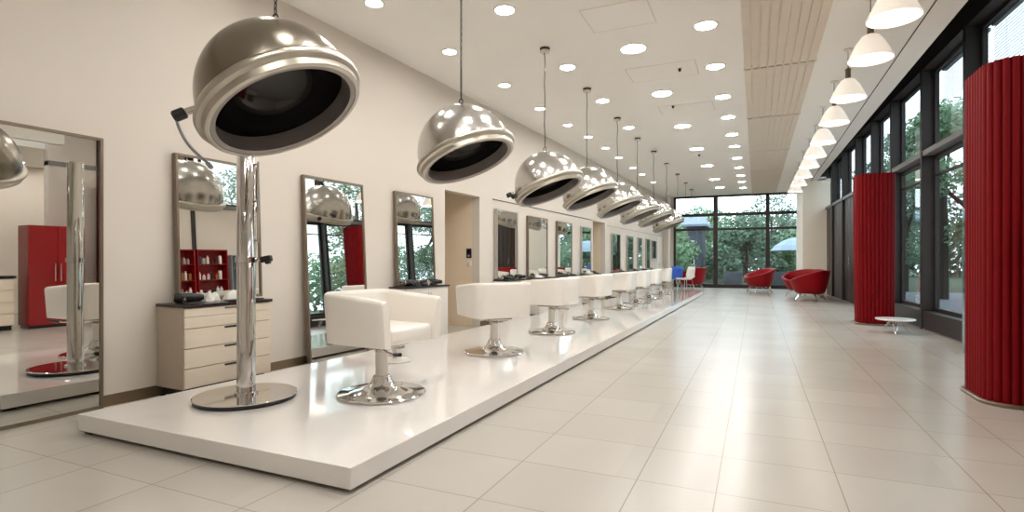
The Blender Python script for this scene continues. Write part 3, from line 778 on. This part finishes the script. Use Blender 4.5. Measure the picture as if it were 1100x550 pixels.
# ------------------------------------------------------------------ red fluted columns
def flute_outline(x0, y0, x1, y1, r, pitch, amp):
    base = rrect(x0,y0,x1,y1,r,10); P = [Vector((a,b,0)) for a,b in base]; n = len(P)
    S = [0]
    for i in range(n): S.append(S[-1]+(P[(i+1)%n]-P[i]).length)
    tot = S[-1]; cnt = round(tot/pitch); out = []; sub = 8
    for k in range(cnt*sub):
        s = tot*k/(cnt*sub); i = max(j for j in range(n) if S[j] <= s); f = (s-S[i])/max(1e-9,(S[i+1]-S[i]))
        p = P[i].lerp(P[(i+1)%n], f); d = (P[(i+1)%n]-P[i]).normalized() if (P[(i+1)%n]-P[i]).length > 1e-9 else Vector((1,0,0))
        nn = Vector((d.y,-d.x,0)); c = k % sub
        a = amp*(math.sqrt(max(0,1-(2*c/sub-1)**2)))
        q = p+nn*(a-amp); out.append((q.x,q.y))
    return out
def redcol(label, loc, w, d, h, taper=False):
    t = thing('fluted_column', label, 'column', loc, group='red fluted columns')
    ol = flute_outline(0,0,w,d,.2,.062,.024)
    g = G(); zz = [.03,h*.25,h*.5,h*.75,h]
    rings = []
    for z in zz:
        f = (.94+.06*min(1,z/h*1.6)) if taper else 1.
        rings.append([((x-w/2)*f+w/2+(1-f)*.1,(y-d/2)*f+d/2,z) for x,y in ol])
    g.loft(rings); g.build('fluted_cover', 'red', t, ang=70)
    g = G(); o1 = rrect(-.03,-.03,w+.03,d+.03,.225,10); o2 = rrect(.03,.03,w-.03,d-.03,.18,10)
    g.loft([[(x,y,0) for x,y in o1],[(x,y,.022) for x,y in o1],[(x,y,.03) for x,y in rrect(-.02,-.02,w+.02,d+.02,.215,10)],[(x,y,.03) for x,y in o2],[(x,y,0) for x,y in o2]], cap=False, closed_path=True)
    g.build('base_ring', 'bronze', t, ang=30)
    g = G(); g.prism(rrect(.03,.03,w-.03,d-.03,.18,8), h-.01, h+.004); g.build('top_cap', 'redlacq', t, smooth=False)
redcol('red fluted column at the right edge of the view, nearest the camera', (1.68,5.43,0), .66, .74, 2.74)
redcol('red fluted column farther away, beside the low white table', (1.66,11.38,0), .60, .7, 2.70, True)

# low table
t = thing('side_table', 'low round white side table on splayed chrome legs beside the far red column', 'table', (2.02,10.35,0))
g = G(); g.lathe([(0,.205),(.25,.205),(.268,.212),(.272,.222),(.266,.232),(0,.234)], 48); g.build('table_top', 'stone', t)
g = G(); g.lathe([(0,.19),(.09,.19),(.09,.205),(0,.205)], 24); g.build('mounting_plate', 'chrome', t)
for k in range(3):
    a = 2*PI*k/3+.35
    g = G()
    for s in (-.16,.16):
        g.tube([(.07*math.cos(a+s*3),.07*math.sin(a+s*3),.195),(.14*math.cos(a+s),.14*math.sin(a+s),.1),(.2*math.cos(a),.2*math.sin(a),.006)], .008, 8)
    g.build('leg', 'chrome', t)

# ------------------------------------------------------------------ red lounge armchairs
def armchair(label, loc, rz, sc_=1.):
    t = thing('lounge_armchair', label, 'armchair', loc, rz, 'red lounge armchairs')
    A, B2 = .72, .5; n = 48
    def rimz(a):                                    # a = 0 points to the front (+x local = seat front)
        c = math.cos(a); s = abs(math.sin(a))
        return .53+.33*((1-c)/2)**1.3+.06*s
    prof = []
    R = []
    def ring(ra, rb, zf):
        return [(ra*math.sin(2*PI*i/n) if False else rb*math.cos(2*PI*i/n), ra*math.sin(2*PI*i/n), zf(2*PI*i/n)) for i in range(n)]
    R.append(ring(.28,.24,lambda a: .215))
    R.append(ring(.42,.33,lambda a: .215))
    R.append(ring(.47,.37,lambda a: .235))
    for f in (.25,.5,.75,.92):
        R.append(ring(.47+(A-.47)*f**.8,.37+(B2-.37)*f**.8,lambda a, f=f: .235+(rimz(a)-.235)*f))
    R.append(ring(A+.005,B2+.005,lambda a: rimz(a)-.006))
    R.append(ring(A-.015,B2-.015,lambda a: rimz(a)+.012))
    R.append(ring(A-.06,B2-.055,lambda a: rimz(a)+.016))
    R.append(ring(A-.10,B2-.09,lambda a: rimz(a)-.01))
    R.append(ring(A-.15,B2-.12,lambda a: .38+(rimz(a)-.38)*.5))
    R.append(ring(A-.2,B2-.14,lambda a: .37))
    R.append(ring(.2,.14,lambda a: .36))
    g = G(); g.loft(R); g.build('shell', 'redvelvet', t, ang=80)
    g = G(); ol = [((B2-.135)*math.cos(2*PI*i/36),(A-.2)*math.sin(2*PI*i/36)) for i in range(36)]
    g.loft([[(x*.96,y*.96,.365) for x,y in ol],[(x,y,.39) for x,y in ol],[(x,y,.43) for x,y in ol],[(x*.95,y*.95,.455) for x,y in ol],[(x*.5,y*.5,.465) for x,y in ol]]); g.build('seat_cushion', 'redvelvet', t, ang=80)
    for sx in (-1,1):
        for sy in (-1,1):
            g = G(); 
            for k in (-1,0,1):
                g.tube([(sx*(.2+.03*k),sy*(.30+.05*k),.22),(sx*.3,sy*(.4+.02*k),.012)], .009, 6)
            g.tube([(sx*.3,sy*.36,.01),(sx*.3,sy*.44,.01)], .009, 6)
            g.build('leg', 'chrome', t)
    g = G(); g.lathe([(.2,.19),(.25,.19),(.25,.216),(.2,.216)], 28, closed=True); g.build('base_ring', 'chrome', t)
    return t
armchair('red lounge armchair with its side to us in front of the back window', (.12,21.6,0), math.radians(200))
armchair('red lounge armchair in front, nearest of the pair beside the dark panels', (1.42,17.75,0), math.radians(160))
armchair('red lounge armchair at the back of the pair beside the pale pier', (1.36,19.35,0), math.radians(-140))
armchair('red lounge armchair beyond the platform end at the left of the back window', (-2.3,22.5,0), math.radians(160))

# ------------------------------------------------------------------ side bay furniture (seen only in the mirrors)
def shelfunit(name, label, loc, w, h, d, m, shelves, back):
    t = thing(name, label, 'shelf unit', loc)
    g = G(); g.box(0,-w/2,0,d,-w/2+.025,h); g.box(0,w/2-.025,0,d,w/2,h); g.box(0,-w/2+.025,h-.025,d,w/2-.025,h); g.build('carcass', m, t, smooth=False)
    g = G(); g.box(d-.015,-w/2+.025,.0,d,w/2-.025,h-.025); g.build('back_panel', back, t, smooth=False)
    for z in shelves:
        g = G(); g.box(.01,-w/2+.025,z-.02,d-.015,w/2-.025,z); g.build('shelf', m, t, smooth=False)
    return t
SH = [.1,.55,.9,1.25,1.6]
shelfunit('product_shelf','red shelf unit full of products reflected in the drawer cabinet mirror, left one',(2.42,7.0,0),.7,1.92,.24,'redlacq',SH,'redlacq')
shelfunit('product_shelf','red shelf unit full of products reflected in the drawer cabinet mirror, right one',(2.42,7.75,0),.7,1.92,.24,'redlacq',SH,'redlacq')
rnd = random.Random(4); q = 0
for uy, un in ((7.0,'left'),(7.75,'right')):
    for si, z in enumerate(SH[1:]):
        k = 0; y = uy-.27
        while y < uy+.27:
            r = rnd.uniform(.022,.036); hh = rnd.uniform(.1,.2)
            g = G()
            if rnd.random() < .55:
                g.lathe([(0,0),(r,0),(r,hh*.75),(r*.5,hh*.82),(r*.5,hh),(0,hh)], 14)
                nm = 'bottle'
            else:
                g.box(-r,-r,0,r,r,hh,.003); g.box(-r*.8,-r*.8,hh,r*.8,r*.8,hh+.012,.002); nm = 'jar'
            o = g.build(nm, rnd.choice(['whitesat','greyp','amber','black','whitesat']), None, (2.51,y,z+.001))
            tag(o, '%s %s from the left, %s shelf up, %s red shelf unit' % (ORD[k], nm, ORD[si], un), nm, 'products on the red shelves')
            k += 1; y += r+rnd.uniform(.05,.075)
t = shelfunit('display_cabinet','glazed grey display cabinet reflected at the right of the drawer cabinet mirror',(2.36,8.33,0),.36,1.8,.28,'greyp',[.1,.5,.85,1.2,1.5],'greyp')
g = G(); g.box(-.006,-.17,.02,.0,.17,1.78); g.build('glass_door', 'glass', t, smooth=False)
t = thing('sideboard', 'pale drawer sideboard with dark worktop reflected in the far left mirror', 'cabinet', (2.1,3.4,0))
g = G(); g.box(0.02,-.8,.08,.5,.8,.86); g.build('carcass', 'cabside', t, smooth=False)
g = G(); g.box(-.02,-.82,.86,.52,.82,.9,.003); g.build('top', 'wenge', t, smooth=False)
g = G(); g.box(.05,-.78,0,.47,.78,.08); g.build('plinth', 'black', t, smooth=False)
for c in range(2):
    for k in range(4):
        g = G(); g.box(0,-.8+.8*c+.004,.085+.193*k,.02,-.8+.8*c+.796,.085+.193*k+.187,.002); g.build('drawer', 'cabfront', t, smooth=False)
t = shelfunit('niche_shelf','grey open shelf rising behind the sideboard reflected in the far left mirror',(2.4,3.4,.901),1.1,.95,.2,'cabside',[.02,.25,.48,.72],'bronze')
t = thing('cupboard', 'red lacquered cupboard reflected beside the chrome pole in the far left mirror', 'cupboard', (2.0,4.75,0))
g = G(); g.box(.02,-.4,.05,.42,.4,1.75); g.build('carcass', 'redlacq', t, smooth=False)
g = G(); g.box(.05,-.38,0,.4,.38,.05); g.build('plinth', 'black', t, smooth=False)
for s in (0,1):
    g = G(); g.box(0,-.4+.4*s+.003,.055,.02,-.4+.4*s+.397,1.745,.002); d = g.build('door', 'redlacq', t, smooth=False)
    yy = -.04 if s == 0 else .04
    g = G(); g.tube([(0,yy,.8),(-.025,yy,.8),(-.025,yy,1.1),(0,yy,1.1)], .006, 6); g.build('handle', 'chrome', d)

# ------------------------------------------------------------------ outdoors
g = G(); g.box(-30,YB+.3,-.35,30,70,-.06); struct(g, 'ground_lawn', 'lawn', smooth=False)
g = G(); g.prism([(3.2,7.3),(30,7.3),(30,YB+.3),(2.5,YB+.3)], -.3, -.03); struct(g, 'ground_paving', 'pave', smooth=False)
def foliage(seed, blobs, n, ls):
    rnd = random.Random(seed); b = bmesh.new(); tot = sum(r**2 for *_, r in blobs)
    for (cx, cy_, cz, r) in blobs:
        for _ in range(int(n*r*r/tot)):
            while True:
                v = Vector((rnd.uniform(-1,1),rnd.uniform(-1,1),rnd.uniform(-1,1)))
                if .45 < v.length < 1: break
            p = Vector((cx,cy_,cz))+Vector((v.x*r,v.y*r,v.z*r*.85))
            u = Vector((rnd.gauss(0,1),rnd.gauss(0,1),rnd.gauss(0,1))).normalized(); w = u.orthogonal().normalized()
            s = ls*rnd.uniform(.6,1.3)
            b.faces.new([b.verts.new(p+u*s), b.verts.new(p+w*s*.55), b.verts.new(p-u*s), b.verts.new(p-w*s*.55)])
    return b
def tree(label, loc, H, spread, m, seed, n=2600, name='tree', low=.25, ls=.16):
    rnd = random.Random(seed)
    t = thing(name, label, 'tree' if name == 'tree' else 'shrub', loc, group='trees outside')
    blobs = []
    for k in range(11):
        f = rnd.uniform(low,1); a = rnd.uniform(0,2*PI); rr = spread*(.25+.55*math.sin(PI*min(1,max(.1,(f-low)/(1.02-low)*.8+.15))))
        blobs.append((rr*math.cos(a)*.9, rr*math.sin(a)*.9, H*f*.88, spread*rnd.uniform(.35,.55)))
    blobs.append((0,0,H*.85,spread*.5))
    g = G(); g._join(foliage(seed, blobs, n, ls)); g.build('foliage', m, t, smooth=False)
    g = G(); g.tube([(0,0,-.1),(.05,.02,H*.35),(0,.06,H*.75)], [.03*H,.022*H,.008*H], 8)
    for k in range(5):
        bb = blobs[k]; g.tube([(.03,.03,H*(.3+.08*k)),(bb[0]*.5,bb[1]*.5,(H*(.3+.08*k)+bb[2])/2+.1),(bb[0],bb[1],bb[2])], [.011*H,.008*H,.003*H], 6)
    g.build('trunk', 'bark', t)
    return t
T = [('round broad tree behind the middle of the back window',(1.0,43.5,-.1),7.0,3.1,'leaf2',11),
 ('dense tree left of centre behind the back window',(-3.6,38.9,-.1),5.4,2.7,'leaf1',12),
 ('bushy tree behind the left end of the back window',(-9.0,42,-.1),5.6,2.7,'leaf2',13),
 ('tree behind the right end of the back window above the parasol',(5.2,38.0,-.1),5.8,2.4,'leaf1',15),
 ('low bushy tree close behind the middle pane of the back window',(-.5,32.6,-.1),4.2,1.9,'leaf2',16),
 ('low bushy tree close behind the left pane of the back window',(-4.3,29.6,-.1),3.6,1.9,'leaf1',17),
 ('low bushy tree close behind the right mullion of the back window',(2.9,34.2,-.1),4.2,1.9,'leaf1',18)]
for l, loc, h, s, m, sd in T: tree(l, loc, h*.84, s, m, sd, low=.08, n=7500, ls=.11)
T2 = [('tall pale leafed tree outside the pane left of the near red column',(6.2,16.0,-.05),6.2,1.5,'leaf3',21),
 ('tall tree outside the pane right of the far red column',(5.2,20.6,-.05),6.4,1.5,'leaf1',22),
 ('slender pale tree outside behind the near red column',(11.,14.6,-.05),6.5,1.9,'leaf3',23),
 ('dark tree far along the right side windows',(5.2,25.4,-.05),6.6,1.7,'leaf2',24),
 ('farther pale tree seen through the right side panes',(10.,20.6,-.05),6.8,2.0,'leaf1',25),
 ('dark tree at the far end of the right side windows',(6.0,30.4,-.05),6.0,1.8,'leaf2',26),
 ('broad tree closing the view beyond the right side windows',(10.6,27.0,-.05),7.2,2.4,'leaf2',27)]
for l, loc, h, s, m, sd in T2: tree(l, loc, h, s, m, sd, n=5200, low=.2, ls=.085)
# hedge closing the garden
gh = G(); rnd = random.Random(31)
gh._join(foliage(33, [(-16+2.2*k+rnd.uniform(-.3,.3),50+rnd.uniform(-1,1),2.4+rnd.uniform(-.3,.6),2.9) for k in range(16)], 13000, .24))
o = gh.build('hedge', 'leaf2', None, (0,0,0), smooth=False); tag(o, 'tall dark hedge closing the garden behind the trees', 'hedge')
gh = G()
gh._join(foliage(35, [(17.6+rnd.uniform(-.6,.6),4+2.2*k,1.5+rnd.uniform(-.2,.9),2.2) for k in range(14)], 9000, .2))
o = gh.build('hedge', 'leaf1', None, (0,0,0), smooth=False); tag(o, 'tall hedge across the paving outside the right side windows', 'hedge')
# low garden building
t = thing('garden_building', 'low slate-blue garden building behind the left pane of the back window', 'building', (-6.0,32.6,-.1))
g = G(); g.box(-3.2,0,0,3.2,2.6,3.2); g.build('walls', 'brickdark', t, smooth=False)
g = G(); g.prism([(-3.5,-.4),(3.5,-.4),(3.5,3.0),(-3.5,3.0)], 3.2, 3.32); g.loft([[(-3.5,-.4,3.32),(3.5,-.4,3.32),(3.5,3.0,3.32),(-3.5,3.0,3.32)],[(-3.2,1.1,3.95),(3.2,1.1,3.95),(3.2,1.5,3.95),(-3.2,1.5,3.95)]]); g.build('roof', 'roofgrey', t, smooth=False)
for k in range(3):
    g = G(); x = -2.4+2.0*k; g.box(x,-.04,1.0,x+1.2,.02,2.4); w = g.build('window', 'whitesat', t, smooth=False)
    g = G(); g.box(x+.07,-.05,1.07,x+1.13,-.035,2.33); g.build('pane', 'screen', w, smooth=False)
# parasol
t = thing('parasol', 'grey domed garden parasol outside the right end of the back window', 'parasol', (1.9,29.5,-.06))
g = G(); g.lathe([(0,0),(.3,0),(.3,.06),(.04,.09),(0,.09)], 20); g.build('base', 'brickdark', t)
g = G(); g.lathe([(0,.08),(.025,.08),(.025,2.3),(0,2.3)], 12); g.build('pole', 'greyp', t)
g = G(); g.lathe([(1.25,1.72),(1.27,1.7),(1.05,1.95),(.7,2.18),(.3,2.32),(0,2.36),(0,2.33),(.3,2.29),(.7,2.15),(1.03,1.92)], 8, closed=False); g.build('canopy', 'canvas', t, smooth=False)
# dark outdoor planters with shrubs behind the glass
for i, (x, y) in enumerate([(-1.0,28.0),(.9,28.2)]):
    t = thing('planter', ['dark square garden planter outside the middle pane','dark square garden planter outside, nearer the parasol'][i], 'planter', (x,y,-.06))
    g = G(); g.box(-.4,-.4,0,.4,.4,.7,.02); g.build('box', 'brickdark', t)
    g = G(); g._join(foliage(50+i, [(0,0,.95,.42)], 500, .1)); g.build('shrub', 'leaf2', t, smooth=False)

# ------------------------------------------------------------------ sky
w = bpy.data.worlds.new('sky'); sc.world = w; w.use_nodes = True
nt = w.node_tree; bg = nt.nodes['Background']
tc = nt.nodes.new('ShaderNodeTexCoord'); sp = nt.nodes.new('ShaderNodeSeparateXYZ'); cr = nt.nodes.new('ShaderNodeValToRGB')
nt.links.new(tc.outputs['Generated'], sp.inputs[0]); nt.links.new(sp.outputs['Z'], cr.inputs[0]); nt.links.new(cr.outputs[0], bg.inputs[0])
cr.color_ramp.elements[0].color = (.88,.92,.97,1); cr.color_ramp.elements[1].color = (.76,.84,.94,1)
bg.inputs[1].default_value = 3.6

# ------------------------------------------------------------------ camera and view
cam = bpy.data.cameras.new('camera'); co = bpy.data.objects.new('camera', cam); col.objects.link(co)
co.location = (0,0,1.15); co.rotation_euler = (PI/2,0,math.radians(24.236))
cam.sensor_fit = 'HORIZONTAL'; cam.sensor_width = 36; cam.lens = 582/1100*36; cam.shift_y = 5/1100; cam.clip_start = .05; cam.clip_end = 500
sc.camera = co
sc.view_settings.view_transform = 'Standard'; sc.view_settings.look = 'None'; sc.view_settings.gamma = 1
sc.view_settings.use_curve_mapping = False; sc.view_settings.exposure = .25
